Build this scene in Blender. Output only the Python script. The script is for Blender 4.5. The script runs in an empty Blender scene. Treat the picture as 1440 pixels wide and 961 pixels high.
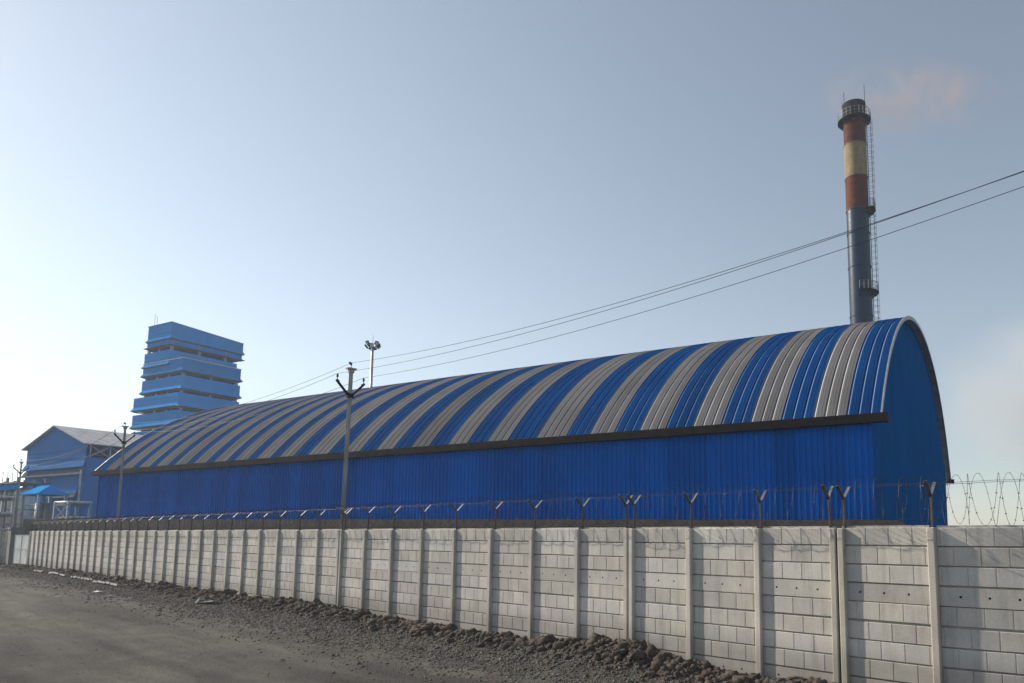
import bpy, math, random
import numpy as np
from mathutils import Vector, Matrix, noise as mnoise
R = math.radians
random.seed(7); rng = np.random.default_rng(7)
scene = bpy.context.scene
COL = scene.collection

# ------------------------------------------------------------------ camera, sky, sun, exposure
EYE = 2.62
cam_data = bpy.data.cameras.new('camera')
cam = bpy.data.objects.new('camera', cam_data); COL.objects.link(cam)
cam.location = (0, 0, EYE)
cam.rotation_euler = (R(90 + 6.507), 0, 0)
cam_data.sensor_width = 36.0
cam_data.lens = 36.0 * 993.77 / 1440
cam_data.shift_x = (720 - 895.8) / 1440
cam_data.shift_y = (635.3 - 480.5) / 1440
cam_data.clip_start = 0.1
cam_data.clip_end = 5000
scene.camera = cam

SUN_AZ, SUN_EL = 66.5, 29.0        # degrees to the left of straight ahead, and above the horizon
SUN_DIR = Vector((-math.sin(R(SUN_AZ)) * math.cos(R(SUN_EL)), math.cos(R(SUN_AZ)) * math.cos(R(SUN_EL)), math.sin(R(SUN_EL))))
world = bpy.data.worlds.new('World'); scene.world = world; world.use_nodes = True
wnt = world.node_tree; wnt.nodes.clear()
sky = wnt.nodes.new('ShaderNodeTexSky'); sky.sky_type = 'NISHITA'; sky.sun_disc = False
sky.sun_elevation = R(SUN_EL); sky.sun_rotation = R(-SUN_AZ)
sky.air_density = 1.0; sky.dust_density = 0.3; sky.ozone_density = 1.0; sky.altitude = 50
bg = wnt.nodes.new('ShaderNodeBackground'); bg.inputs['Strength'].default_value = 0.107
wo = wnt.nodes.new('ShaderNodeOutputWorld')
hsv = wnt.nodes.new('ShaderNodeHueSaturation'); hsv.inputs['Saturation'].default_value = 0.64
wnt.links.new(sky.outputs[0], hsv.inputs['Color']); tnt = wnt.nodes.new('ShaderNodeMix'); tnt.data_type = 'RGBA'; tnt.blend_type = 'MULTIPLY'; tnt.inputs[0].default_value = 1.0; tnt.inputs[7].default_value = (0.985, 1.0, 1.0, 1)
wnt.links.new(hsv.outputs[0], tnt.inputs[6]); wnt.links.new(tnt.outputs[2], bg.inputs[0]); wnt.links.new(bg.outputs[0], wo.inputs[0])
sd = bpy.data.lights.new('sun', 'SUN'); sd.energy = 4.8; sd.angle = R(0.6); sd.color = (1.0, 0.90, 0.74)
so = bpy.data.objects.new('sun', sd); COL.objects.link(so)
so.rotation_euler = SUN_DIR.to_track_quat('Z', 'Y').to_euler(); so.location = (0, 0, 80)
scene.view_settings.view_transform = 'Standard'; scene.view_settings.look = 'None'
scene.view_settings.gamma = 1.0; scene.view_settings.use_curve_mapping = False
scene.view_settings.exposure = 0.35
scene.render.engine = 'CYCLES'
cy = scene.cycles
cy.max_bounces = 6; cy.diffuse_bounces = 3; cy.glossy_bounces = 3; cy.transmission_bounces = 4
cy.volume_bounces = 1; cy.transparent_max_bounces = 8
cy.caustics_reflective = False; cy.caustics_refractive = False
cy.use_adaptive_sampling = True; cy.adaptive_threshold = 0.015
try:
    cy.use_denoising = True; cy.denoiser = 'OPENIMAGEDENOISE'
except Exception:
    pass

# ------------------------------------------------------------------ mesh helpers
class MB:
    def __init__(s): s.v = []; s.f = []; s.m = []
    def add(s, vs, fs, m=0):
        o = len(s.v); s.v += [tuple(p) for p in vs]
        for f in fs: s.f.append(tuple(o + i for i in f)); s.m.append(m)
        return s
    def box(s, c, d, m=0, rot=None):
        x, y, z = d[0] / 2, d[1] / 2, d[2] / 2
        vs = [Vector(p) for p in ((-x,-y,-z),(x,-y,-z),(x,y,-z),(-x,y,-z),(-x,-y,z),(x,-y,z),(x,y,z),(-x,y,z))]
        if rot is not None: vs = [rot @ p for p in vs]
        c = Vector(c)
        return s.add([p + c for p in vs], [(0,3,2,1),(4,5,6,7),(0,1,5,4),(1,2,6,5),(2,3,7,6),(3,0,4,7)], m)
    def span(s, x0, x1, y0, y1, z0, z1, m=0):
        return s.box(((x0+x1)/2,(y0+y1)/2,(z0+z1)/2),(abs(x1-x0),abs(y1-y0),abs(z1-z0)), m)
    def beam(s, a, b, w, h, m=0):
        a, b = Vector(a), Vector(b); d = b - a; L = d.length
        if L < 1e-6: return s
        q = d.to_track_quat('X', 'Z').to_matrix()
        return s.box((a + b) / 2, (L, w, h), m, q)
    def tube(s, pts, r, n=6, m=0, cap=True):
        pts = [Vector(p) for p in pts]; k = len(pts); vs = []; fs = []
        for i, p in enumerate(pts):
            t = (pts[min(i+1,k-1)] - pts[max(i-1,0)]).normalized()
            q = t.to_track_quat('Z', 'Y').to_matrix()
            ri = r[i] if isinstance(r, (list, tuple)) else r
            for j in range(n):
                a = 2*math.pi*j/n
                vs.append(p + q @ Vector((math.cos(a)*ri, math.sin(a)*ri, 0)))
        for i in range(k-1):
            for j in range(n):
                fs.append((i*n+j, i*n+(j+1)%n, (i+1)*n+(j+1)%n, (i+1)*n+j))
        if cap: fs.append(tuple(range(n))[::-1]); fs.append(tuple(range((k-1)*n, k*n)))
        return s.add(vs, fs, m)
    def ring(s, c, r0, r1, z0, z1, n=24, a0=0, a1=2*math.pi, m=0):
        full = abs(a1 - a0 - 2*math.pi) < 1e-6; k = n if full else n + 1; vs = []; fs = []
        for i in range(k):
            a = a0 + (a1-a0)*i/n; ca, sa = math.cos(a), math.sin(a)
            for r, z in ((r0,z0),(r1,z0),(r1,z1),(r0,z1)): vs.append((c[0]+r*ca, c[1]+r*sa, c[2]+z))
        for i in range(n):
            j = (i+1) % k
            for e in range(4): fs.append((i*4+e, j*4+e, j*4+(e+1)%4, i*4+(e+1)%4))
        if not full: fs += [(3,2,1,0), tuple(4*n+e for e in range(4))]
        return s.add(vs, fs, m)
    def mesh(s, name, mats, smooth=False):
        me = bpy.data.meshes.new(name); me.from_pydata(s.v, [], s.f)
        for m in (mats if isinstance(mats, (list, tuple)) else [mats]): me.materials.append(m)
        me.polygons.foreach_set('material_index', s.m)
        if smooth: me.polygons.foreach_set('use_smooth', [True]*len(s.f))
        me.update(); return me
    def build(s, name, mats, parent=None, smooth=False):
        return link(name, s.mesh(name, mats, smooth), parent)

def link(name, data, parent=None):
    o = bpy.data.objects.new(name, data); COL.objects.link(o)
    if parent is not None: o.parent = parent
    return o
def tag(o, label=None, cat=None, group=None, kind=None):
    if label: o['label'] = label
    if cat: o['category'] = cat
    if group: o['group'] = group
    if kind: o['kind'] = kind
    return o
def empty(name, loc, rz=0.0):
    o = link(name, None); o.location = loc; o.rotation_euler = (0, 0, rz); o.empty_display_size = 0.3
    return o
def bulk_mesh(name, verts, tris, mat):
    me = bpy.data.meshes.new(name); nv, nf = len(verts), len(tris)
    me.vertices.add(nv); me.vertices.foreach_set('co', np.asarray(verts, np.float32).ravel())
    me.loops.add(nf*3); me.loops.foreach_set('vertex_index', np.asarray(tris, np.int32).ravel())
    me.polygons.add(nf); me.polygons.foreach_set('loop_start', np.arange(0, nf*3, 3, dtype=np.int32))
    me.materials.append(mat); me.update(calc_edges=True); me.validate(); return me
def fbm(x, y, z=0.0, o=4): return mnoise.fractal(Vector((x, y, z)), 1.0, 2.0, o)

# ------------------------------------------------------------------ materials
def new_mat(name):
    m = bpy.data.materials.new(name); m.use_nodes = True
    nt = m.node_tree; b = nt.nodes['Principled BSDF']; return m, nt, b
def nd(nt, t, **kw):
    n = nt.nodes.new(t)
    for k, v in kw.items():
        if k in n.inputs: n.inputs[k].default_value = v
        else: setattr(n, k, v)
    return n
def ramp(nt, fac, stops):
    r = nt.nodes.new('ShaderNodeValToRGB'); cr = r.color_ramp
    while len(cr.elements) < len(stops): cr.elements.new(0.5)
    for e, (p, c) in zip(cr.elements, stops):
        e.position = p; e.color = (c, c, c, 1) if isinstance(c, (int, float)) else (*c, 1)
    nt.links.new(fac, r.inputs[0]); return r.outputs[0]
def mix(nt, a, b, fac, mode='MIX'):
    n = nt.nodes.new('ShaderNodeMix'); n.data_type = 'RGBA'; n.blend_type = mode
    for sock, val in ((n.inputs[0], fac), (n.inputs[6], a), (n.inputs[7], b)):
        if isinstance(val, bpy.types.NodeSocket): nt.links.new(val, sock)
        elif isinstance(val, (int, float)): sock.default_value = val
        else: sock.default_value = (*val, 1)
    return n.outputs[2]
def coords(nt, scale=(1,1,1), kind='Object'):
    tc = nt.nodes.new('ShaderNodeTexCoord'); mp = nt.nodes.new('ShaderNodeMapping')
    mp.inputs['Scale'].default_value = scale; nt.links.new(tc.outputs[kind], mp.inputs[0]); return mp.outputs[0]
def ntex(nt, vec, scale, detail=5, rough=0.6):
    n = nd(nt, 'ShaderNodeTexNoise', Scale=scale, Detail=detail, Roughness=rough); nt.links.new(vec, n.inputs['Vector']); return n.outputs['Fac']
def bump(nt, b, h, strength, dist):
    n = nd(nt, 'ShaderNodeBump', Strength=strength, Distance=dist); nt.links.new(h, n.inputs['Height']); nt.links.new(n.outputs[0], b.inputs['Normal'])
def wpos(nt, scale=(1,1,1)):
    g = nt.nodes.new('ShaderNodeNewGeometry'); mp = nt.nodes.new('ShaderNodeMapping'); mp.inputs['Scale'].default_value = scale
    nt.links.new(g.outputs['Position'], mp.inputs[0]); return mp.outputs[0]

def simple(name, col, rough=0.6, metal=0.0, var=0.25, scale=1.5, spec=0.5, dust=None, dust_amt=0.0, streak=True):
    """painted / metal surface with dirt, vertical streaks and dust"""
    m, nt, b = new_mat(name)
    n1 = ntex(nt, wpos(nt), scale); lo = tuple(c*(1-var) for c in col); hi = tuple(min(1, c*(1+var)) for c in col)
    c = ramp(nt, n1, [(0.3, lo), (0.7, hi)])
    if dust:
        n2 = ntex(nt, wpos(nt, (1.5, 1.5, 0.12 if streak else 1.5)), 1.2, 6, 0.65)
        c = mix(nt, c, dust, ramp(nt, n2, [(0.42, 0.0), (0.75, dust_amt)]))
    nt.links.new(c, b.inputs['Base Color'])
    b.inputs['Metallic'].default_value = metal; b.inputs['Specular IOR Level'].default_value = spec
    nr = ntex(nt, wpos(nt), scale*2.3)
    nt.links.new(ramp(nt, nr, [(0.3, max(0, rough-0.08)), (0.7, min(1, rough+0.1))]), b.inputs['Roughness'])
    return m

def cladding(name, col, rnd=0.14, rough=0.6, dust_amt=0.07):
    m, nt, b = new_mat(name)
    oi = nt.nodes.new('ShaderNodeObjectInfo')
    c = ramp(nt, oi.outputs['Random'], [(0.0, tuple(x*(1-rnd) for x in col)), (1.0, tuple(min(1,x*(1+rnd)) for x in col))])
    n2 = ntex(nt, wpos(nt, (0.7, 0.7, 0.10)), 1.6, 6, 0.65)
    c = mix(nt, c, (0.22, 0.20, 0.18), ramp(nt, n2, [(0.45, 0.02), (0.8, dust_amt)]))
    n3 = ntex(nt, wpos(nt), 0.35, 4)
    c = mix(nt, c, ramp(nt, n3, [(0.3, 0.8), (0.7, 1.0)]), 1.0, 'MULTIPLY')
    nt.links.new(c, b.inputs['Base Color']); b.inputs['Roughness'].default_value = rough
    b.inputs['Specular IOR Level'].default_value = 0.0
    return m

M = {}
M['blue'] = cladding('blue_cladding', (0.0, 0.125, 0.52))
M['end_blue'] = cladding('teal_blue_end_sheet', (0.0, 0.115, 0.36))
M['roof_blue'] = cladding('blue_roof_sheet', (0.0, 0.056, 0.215), rough=0.5)
M['roof_grey'] = cladding('grey_roof_sheet', (0.185, 0.180, 0.186), rough=0.55, dust_amt=0.2)
M['sunlit_blue'] = cladding('sunlit_blue_flank', (0.20, 0.29, 0.50), rough=0.5, dust_amt=0.1)  # paler roof blue: sunlight painted on the groove flank that faces the sun
M['sunlit_grey'] = cladding('sunlit_grey_flank', (0.58, 0.57, 0.58), rough=0.5, dust_amt=0.1)  # paler roof grey, same painted sunlight for the grey stripes
M['soffit'] = simple('pale_soffit_sheet', (0.55, 0.52, 0.49), 0.7, spec=0.1)
M['trim_grey'] = simple('grey_trim', (0.34, 0.33, 0.32), 0.45, dust=(0.18,0.15,0.12), dust_amt=0.5)
M['eave'] = simple('brown_eave_paint', (0.030, 0.022, 0.021), 0.85, spec=0.08, dust=(0.06,0.05,0.045), dust_amt=0.5, streak=False)
M['plinth'] = simple('brown_plinth_render', (0.105, 0.083, 0.072), 0.9, var=0.4, scale=1.2, dust=(0.14,0.12,0.10), dust_amt=0.6)
M['tower_blue'] = cladding('light_blue_cladding', (0.025, 0.26, 0.66), dust_amt=0.06)
M['gable_blue'] = cladding('blue_hall_cladding', (0.06, 0.21, 0.52), dust_amt=0.07)
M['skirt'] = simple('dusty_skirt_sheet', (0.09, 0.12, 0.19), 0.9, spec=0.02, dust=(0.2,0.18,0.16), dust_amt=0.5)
M['dark'] = simple('dark_interior', (0.02, 0.022, 0.026), 0.9)
M['hall_roof'] = simple('pale_roof_sheet', (0.50, 0.48, 0.49), 0.8, spec=0.05)
M['steel'] = simple('grey_steel', (0.20, 0.20, 0.205), 0.5, metal=0.3, dust=(0.12,0.09,0.07), dust_amt=0.5)
M['galv'] = simple('galvanised_steel', (0.42, 0.42, 0.43), 0.38, metal=0.55)
M['rusty'] = simple('rusty_angle_iron', (0.10, 0.075, 0.065), 0.7, dust=(0.16,0.08,0.045), dust_amt=0.6)
M['polepaint'] = simple('weathered_pole', (0.30, 0.28, 0.27), 0.65, dust=(0.10,0.07,0.05), dust_amt=0.6)
M['barb'] = simple('barbed_wire_steel', (0.055, 0.055, 0.062), 0.6, metal=0.2)
M['black'] = simple('black_metal', (0.012, 0.011, 0.012), 0.7, spec=0.1)
M['ceramic'] = simple('brown_ceramic', (0.06, 0.035, 0.028), 0.25)
M['wire'] = simple('aluminium_wire', (0.035, 0.035, 0.04), 0.7)
M['stack_steel'] = simple('stack_blue_grey_paint', (0.007, 0.025, 0.062), 0.42, spec=0.22, dust=(0.03,0.028,0.03), dust_amt=0.4)
M['stack_red'] = simple('stack_faded_red_paint', (0.125, 0.031, 0.012), 0.7, var=0.35, spec=0.1, dust=(0.03,0.014,0.011), dust_amt=0.85)
M['stack_cream'] = simple('stack_dirty_cream_paint', (0.29, 0.225, 0.12), 0.7, var=0.2, spec=0.1, dust=(0.15,0.105,0.06), dust_amt=0.75)
M['white'] = simple('white_tank_paint', (0.62, 0.62, 0.64), 0.5, dust=(0.3,0.28,0.26), dust_amt=0.4)
M['lamp_glass'] = simple('flood_lamp_glass', (0.5, 0.5, 0.52), 0.15)
M['pale_slab'] = simple('pale_concrete_slab', (0.33, 0.315, 0.29), 0.9, var=0.3, scale=4)
M['concrete_pillar'] = simple('grey_concrete_pillar', (0.20, 0.195, 0.19), 0.9, dust=(0.12,0.11,0.10), dust_amt=0.5)

def concrete(name, col):
    m, nt, b = new_mat(name)
    oi = nt.nodes.new('ShaderNodeObjectInfo')
    c = ramp(nt, oi.outputs['Random'], [(0.0, tuple(x*0.88 for x in col)), (0.5, col), (1.0, (col[0]*1.08, col[1]*1.09, col[2]*1.13))])
    v = wpos(nt)
    at = nt.nodes.new('ShaderNodeAttribute'); at.attribute_name = 'tone'
    w1 = nd(nt, 'ShaderNodeMath', operation='MULTIPLY_ADD'); nt.links.new(oi.outputs['Random'], w1.inputs[0]); w1.inputs[1].default_value = 91.7; nt.links.new(at.outputs['Fac'], w1.inputs[2])
    wn = nt.nodes.new('ShaderNodeTexWhiteNoise'); wn.noise_dimensions = '1D'; nt.links.new(w1.outputs[0], wn.inputs['W'])
    c = mix(nt, c, ramp(nt, wn.outputs['Value'], [(0.0, (0.86, 0.86, 0.87)), (0.6, (1.0, 1.0, 1.0)), (1.0, (1.05, 1.04, 1.02))]), 1.0, 'MULTIPLY')
    n1 = ntex(nt, v, 1.3, 6, 0.65)
    c = mix(nt, c, ramp(nt, n1, [(0.25, (0.74,0.74,0.76)), (0.75, (1.10,1.08,1.04))]), 1.0, 'MULTIPLY')
    n2 = ntex(nt, wpos(nt, (3, 3, 0.35)), 1.6, 6, 0.7)       # water streaks
    c = mix(nt, c, (0.20, 0.18, 0.155), ramp(nt, n2, [(0.50, 0.0), (0.80, 0.6)]))
    n3 = ntex(nt, v, 45, 4, 0.7)
    c = mix(nt, c, ramp(nt, n3, [(0.3, 0.82), (0.6, 1.0)]), 1.0, 'MULTIPLY')
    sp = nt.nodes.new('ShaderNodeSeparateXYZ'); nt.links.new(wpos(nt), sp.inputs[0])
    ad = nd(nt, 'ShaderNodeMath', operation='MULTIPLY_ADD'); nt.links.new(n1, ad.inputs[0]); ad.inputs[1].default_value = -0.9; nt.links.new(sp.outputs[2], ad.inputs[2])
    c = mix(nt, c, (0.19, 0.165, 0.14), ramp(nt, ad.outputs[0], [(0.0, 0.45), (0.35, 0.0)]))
    nt.links.new(c, b.inputs['Base Color']); b.inputs['Roughness'].default_value = 0.92
    b.inputs['Specular IOR Level'].default_value = 0.25
    bump(nt, b, n3, 0.35, 0.004); return m
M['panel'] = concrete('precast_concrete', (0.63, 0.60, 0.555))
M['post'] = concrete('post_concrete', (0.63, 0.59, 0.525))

def earth(name, cols, scale, bscale, bdist, stretch=(1,1,1), rough=0.95, fine=25):
    m, nt, b = new_mat(name)
    v = coords(nt, stretch)
    n1 = ntex(nt, v, scale, 8, 0.62)
    c = ramp(nt, n1, [(0.30, cols[0]), (0.50, cols[1]), (0.72, cols[2])])
    vo = coords(nt)
    n2 = ntex(nt, vo, fine, 5, 0.75)
    c = mix(nt, c, ramp(nt, n2, [(0.3, 0.62), (0.65, 1.15)]), 1.0, 'MULTIPLY')
    n4 = ntex(nt, vo, 0.8, 5, 0.6)
    c = mix(nt, c, ramp(nt, n4, [(0.3, 0.75), (0.7, 1.12)]), 1.0, 'MULTIPLY')
    nt.links.new(c, b.inputs['Base Color']); b.inputs['Roughness'].default_value = rough
    b.inputs['Specular IOR Level'].default_value = 0.2
    n3 = ntex(nt, vo, bscale, 6, 0.7)
    bump(nt, b, n3, 0.8, bdist); return m
M['road'] = earth('packed_dirt_road', [(0.040,0.037,0.034),(0.092,0.085,0.077),(0.165,0.150,0.130)], 0.75, 14, 0.05, (0.13, 1.0, 1))
M['ground'] = earth('gravelly_ground', [(0.070,0.060,0.054),(0.110,0.096,0.085),(0.15,0.132,0.115)], 1.1, 9, 0.05, fine=14)
def stone_mat(name, a, b2):
    m, nt, b = new_mat(name)
    n = ntex(nt, coords(nt), 9.0, 4, 0.75); n2 = ntex(nt, coords(nt), 30, 4, 0.7)
    c = ramp(nt, n, [(0.3, a), (0.7, b2)]); c = mix(nt, c, ramp(nt, n2, [(0.3, 0.6), (0.7, 1.2)]), 1.0, 'MULTIPLY')
    nt.links.new(c, b.inputs['Base Color']); b.inputs['Roughness'].default_value = 0.95; b.inputs['Specular IOR Level'].default_value = 0.15
    bump(nt, b, n2, 0.6, 0.02); return m
M['clod'] = stone_mat('dark_earth_clod', (0.045, 0.036, 0.031), (0.155, 0.128, 0.108))
M['gravel'] = stone_mat('road_gravel', (0.06, 0.052, 0.048), (0.27, 0.245, 0.22))

# ------------------------------------------------------------------ frames of the place
WA = -0.86591                                             # boundary wall direction
WU = Vector((math.sin(WA), math.cos(WA), 0)); WN = Vector((-math.cos(WA), math.sin(WA), 0))
W0 = Vector((4.5742, 11.0098, 0)); WROT = math.atan2(WU.y, WU.x)
BAY = 1.5425; TOP = 2.71; ROW = 0.30
SA = -1.0915924                                           # shed direction
SU = Vector((math.sin(SA), math.cos(SA), 0)); SV = Vector((math.cos(SA), -math.sin(SA), 0))
S0 = Vector((10.4815, 30.0, 0)); SROT = math.atan2(SU.y, SU.x)   # local x along the shed, local y towards the road
EAVE = 7.658; WID = 42.94; RISE = 8.80; PW = 62.85 / 129; NP = 129

# ------------------------------------------------------------------ ground and road (local frame: t along the wall, q towards the camera)
def berm(t, q):
    if q < -0.3 or q > 2.6: return 0.0
    prof = max(0.0, 1 - abs(q - 0.55) / 1.35) ** 1.3 if q > 0.55 else max(0.0, 1 - (0.55 - q) / 2.2)
    h = 0.13 + 0.10 * fbm(t * 0.45, 3.1) + 0.10 * fbm(t * 1.3, 8.7)
    h += 0.24 * math.exp(-((t - 6.0) / 1.35) ** 2) + 0.16 * math.exp(-((t - 21) / 4.0) ** 2) + 0.08 * math.exp(-((t - 45) / 14.0) ** 2)
    h -= 0.08 * math.exp(-((t - 3.0) / 1.0) ** 2)
    h = max(0.03, h) * (1.0 if t < 64 else max(0.2, 1 - (t - 64) / 6))
    return h * prof * (1 + 0.35 * fbm(t * 2.2, q * 2.2, 5.0))
def ghgt(t, q):
    near = math.exp(-((t - 10) / 60.0) ** 2) * math.exp(-((q - 6) / 16.0) ** 2)
    return berm(t, q) + (ruts(t, q) * near if 3.5 < q < 14 else 0.0) + near * (0.035 * fbm(t * 0.25, q * 0.6, 2.0) + 0.015 * fbm(t * 1.1, q * 1.6, 9.0))
def ruts(t, q):
    z = 0.0
    for c0, d0 in ((5.3, .030), (6.9, .034), (8.6, .022), (10.2, .026), (12.6, .02)):
        c = c0 + 0.22 * math.sin(t * 0.11 + c0) + 0.10 * math.sin(t * 0.37 + 2 * c0); x = (q - c) / 0.24
        if abs(x) < 4: z += -d0 * math.exp(-x * x) + 0.45 * d0 * math.exp(-(abs(x) - 1.7) ** 2 * 1.6)
    return z
def edge_q(t): return 3.5 + 0.55 * fbm(t * 0.16, 1.7) + 0.25 * fbm(t * 0.7, 4.2)
ts = np.concatenate([[-600, -200, -80, -40, -22], np.arange(-14, 30, 0.22), np.arange(30, 80, 0.45), [82, 90, 110, 150, 250, 600]])
def sheet(name, qs_of_t, mat):
    rows = []
    for t in ts:
        rows.append([(t, q, ghgt(t, q)) for q in qs_of_t(t)])
    nq = len(rows[0]); mb = MB(); mb.v = [p for r in rows for p in r]
    for i in range(len(ts)-1):
        for j in range(nq-1):
            a = i*nq+j; mb.f.append((a, a+nq, a+nq+1, a+1)); mb.m.append(0)
    o = mb.build(name, mat, None, True); o.location = W0; o.rotation_euler = (0, 0, WROT)
    return tag(o, kind='structure')
base_q = np.concatenate([[-600, -150, -60, -20, -6, -2], np.arange(-0.6, 2.7, 0.11), np.arange(2.7, 2.9, 0.1)])
sheet('ground', lambda t: list(base_q[:-1]) + [edge_q(t)], M['ground'])
sheet('dirt_road', lambda t: [edge_q(t) + x for x in np.concatenate([np.arange(0, 9.6, 0.12), np.arange(9.6, 17.1, 0.93)])], M['road'])
sheet('road_verge', lambda t: [edge_q(t) + 17.0, 24, 40, 120, 600], M['ground'])

# ------------------------------------------------------------------ rubble bank and gravel
ICO_V = []; g = (1 + 5 ** .5) / 2
for a, b in ((-1, g), (1, g), (-1, -g), (1, -g)): ICO_V.append((a, b, 0))
for a, b in ((-1, g), (1, g), (-1, -g), (1, -g)): ICO_V.append((0, a, b))
for a, b in ((-1, g), (1, g), (-1, -g), (1, -g)): ICO_V.append((b, 0, a))
ICO_V = np.array(ICO_V) / math.hypot(1, g)
ICO_F = np.array([(0,11,5),(0,5,1),(0,1,7),(0,7,10),(0,10,11),(1,5,9),(5,11,4),(11,10,2),(10,7,6),(7,1,8),(3,9,4),(3,4,2),(3,2,6),(3,6,8),(3,8,9),(4,9,5),(2,4,11),(6,2,10),(8,6,7),(9,8,1)])
OCT_V = np.array([(1,0,0),(-1,0,0),(0,1,0),(0,-1,0),(0,0,1),(0,0,-1)], float)
OCT_F = np.array([(0,2,4),(2,1,4),(1,3,4),(3,0,4),(2,0,5),(1,2,5),(3,1,5),(0,3,5)])
def scatter(name, pos, size, bv, bf, mat, squash=0.8, jit=0.42):
    n = len(pos); nv = len(bv)
    ang = rng.uniform(0, 2*math.pi, (n, 3)); ca, sa = np.cos(ang), np.sin(ang)
    V = np.repeat(bv[None], n, 0) * (1 + rng.uniform(-jit, jit, (n, nv, 1)))
    V = V * rng.uniform(0.6, 1.25, (n, 1, 3))
    x, y, z = V[..., 0].copy(), V[..., 1].copy(), V[..., 2].copy()
    y, z = y*ca[:, 0:1] - z*sa[:, 0:1], y*sa[:, 0:1] + z*ca[:, 0:1]
    x, z = x*ca[:, 1:2] + z*sa[:, 1:2], -x*sa[:, 1:2] + z*ca[:, 1:2]
    x, y = x*ca[:, 2:3] - y*sa[:, 2:3], x*sa[:, 2:3] + y*ca[:, 2:3]
    V = np.stack([x, y, z*squash], -1) * size[:, None, None] + pos[:, None, :]
    F = bf[None] + (np.arange(n) * nv)[:, None, None]
    o = link(name, bulk_mesh(name, V.reshape(-1, 3), F.reshape(-1, 3), mat))
    o.location = W0; o.rotation_euler = (0, 0, WROT); return o
def sample_t(n, a, b, k):                                  # denser near the camera
    u = rng.uniform(0, 1, n); return a + (b - a) * u ** k
n = 26000
t_ = sample_t(n, -7, 70, 1.45); q_ = np.clip(rng.gamma(2.5, 0.25, n), 0.06, 2.7)
pos = np.array([(t, q, ghgt(t, q)) for t, q in zip(t_, q_)]); sz = np.clip(rng.lognormal(-3.35, 0.48, n), 0.012, 0.12)
dens = np.array([0.45 + 0.55 * fbm(t * 0.9, q * 1.5, 3.0) for t, q in zip(t_, q_)]); sz *= np.clip(0.8 + 0.5 * dens, 0.55, 1.35); sz *= np.where(q_ < 1.35, 1.0, 0.62)
pos[:, 2] += sz * 0.15
tag(scatter('rubble_bank', pos, sz * 1.15, ICO_V, ICO_F, M['clod']), 'long low bank of dark earth clods and rubble along the foot of the concrete wall', 'rubble', kind='stuff')
n = 75000
t_ = sample_t(n, -9, 64, 1.7); q_ = 0.9 + np.abs(rng.normal(0, 1.25, n))
pos = np.array([(t, q, ghgt(t, q)) for t, q in zip(t_, q_)]); sz = np.clip(rng.lognormal(-4.1, 0.45, n), 0.008, 0.055)
pos[:, 2] += sz * 0.2
tag(scatter('gravel', pos, sz, OCT_V, OCT_F, M['gravel']), 'loose grey gravel strewn between the rubble bank and the dirt road', 'gravel', kind='stuff')
n = 9000
t_ = sample_t(n, -9, 40, 1.6); q_ = rng.uniform(3.5, 11, n)
pos = np.array([(t, q, ghgt(t, q)) for t, q in zip(t_, q_)]); sz = np.clip(rng.lognormal(-4.7, 0.4, n), 0.005, 0.03)
tag(scatter('road_grit', pos, sz, OCT_V, OCT_F, M['gravel']), 'fine scattered grit on the packed dirt road', 'grit', kind='stuff')

def rock_mesh(name, seed, r, mat, sub=2):
    import bmesh
    bm = bmesh.new(); bmesh.ops.create_icosphere(bm, subdivisions=sub, radius=1)
    for v in bm.verts:
        p = v.co.copy(); k = 1 + 0.45 * mnoise.noise(p * 1.3 + Vector((seed*7.1, 0, 0))) + 0.30 * mnoise.noise(p * 3.1 + Vector((0, seed*3.3, 0)))
        v.co = p * k * r; v.co.z *= 0.8
    me = bpy.data.meshes.new(name); bm.to_mesh(me); bm.free(); me.materials.append(mat); return me
for i, (t, q, r) in enumerate(((19.2, 0.40, 0.22), (16.2, 0.55, 0.20), (26.0, 0.5, 0.24), (28.7, 0.35, 0.18), (12.4, 0.7, 0.14), (5.2, 0.95, 0.16), (4.6, 1.3, 0.11), (9.7, 0.9, 0.13), (33.5, 0.6, 0.22), (3.1, 1.0, 0.10))):
    o = link('earth_clod', rock_mesh('earth_clod', i + 1, r, M['clod'])); p = W0 + WU*t + WN*q
    o.location = (p.x, p.y, ghgt(t, q) + r*0.35); o.rotation_euler = (random.uniform(-.4,.4), random.uniform(-.4,.4), random.uniform(0, 6))
    tag(o, 'big dark lump of earth sticking out of the rubble bank by the wall', 'clod', 'big clods on the rubble bank')
slabs = ((37.0, 41.2, 1.35, 0.20), (42.2, 44.2, 1.25, 0.18), (44.5, 46.2, 1.30, 0.16), (48.0, 52.2, 1.25, 0.20), (54.0, 56.5, 1.25, 0.16))
desc = ('nearest of the long pale concrete strips half buried beside the road', 'second nearest pale concrete strip in the rubble beside the road', 'middle pale concrete strip in the rubble beside the road', 'second farthest pale concrete strip beside the road', 'farthest pale concrete strip half buried beside the road')
for (a, b, q, w), dsc in zip(slabs, desc):
    mb = MB(); k = 6
    for j in range(k):
        x0 = a + (b-a)*j/k; x1 = a + (b-a)*(j+1)/k; xm = (x0+x1)/2
        mb.box((xm, q + random.uniform(-.03,.03), ghgt(xm, q) + 0.08 + random.uniform(-.015,.015)), ((x1-x0)*1.01, w, 0.08 + random.uniform(0, .02)), 0, Matrix.Rotation(random.uniform(-.05,.05), 3, 'Z') @ Matrix.Rotation(0.25, 3, 'X'))
    o = mb.build('concrete_strip', M['pale_slab']); o.location = W0; o.rotation_euler = (0,0,WROT)
    tag(o, dsc, 'concrete strip', 'pale concrete strips along the road edge')
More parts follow.
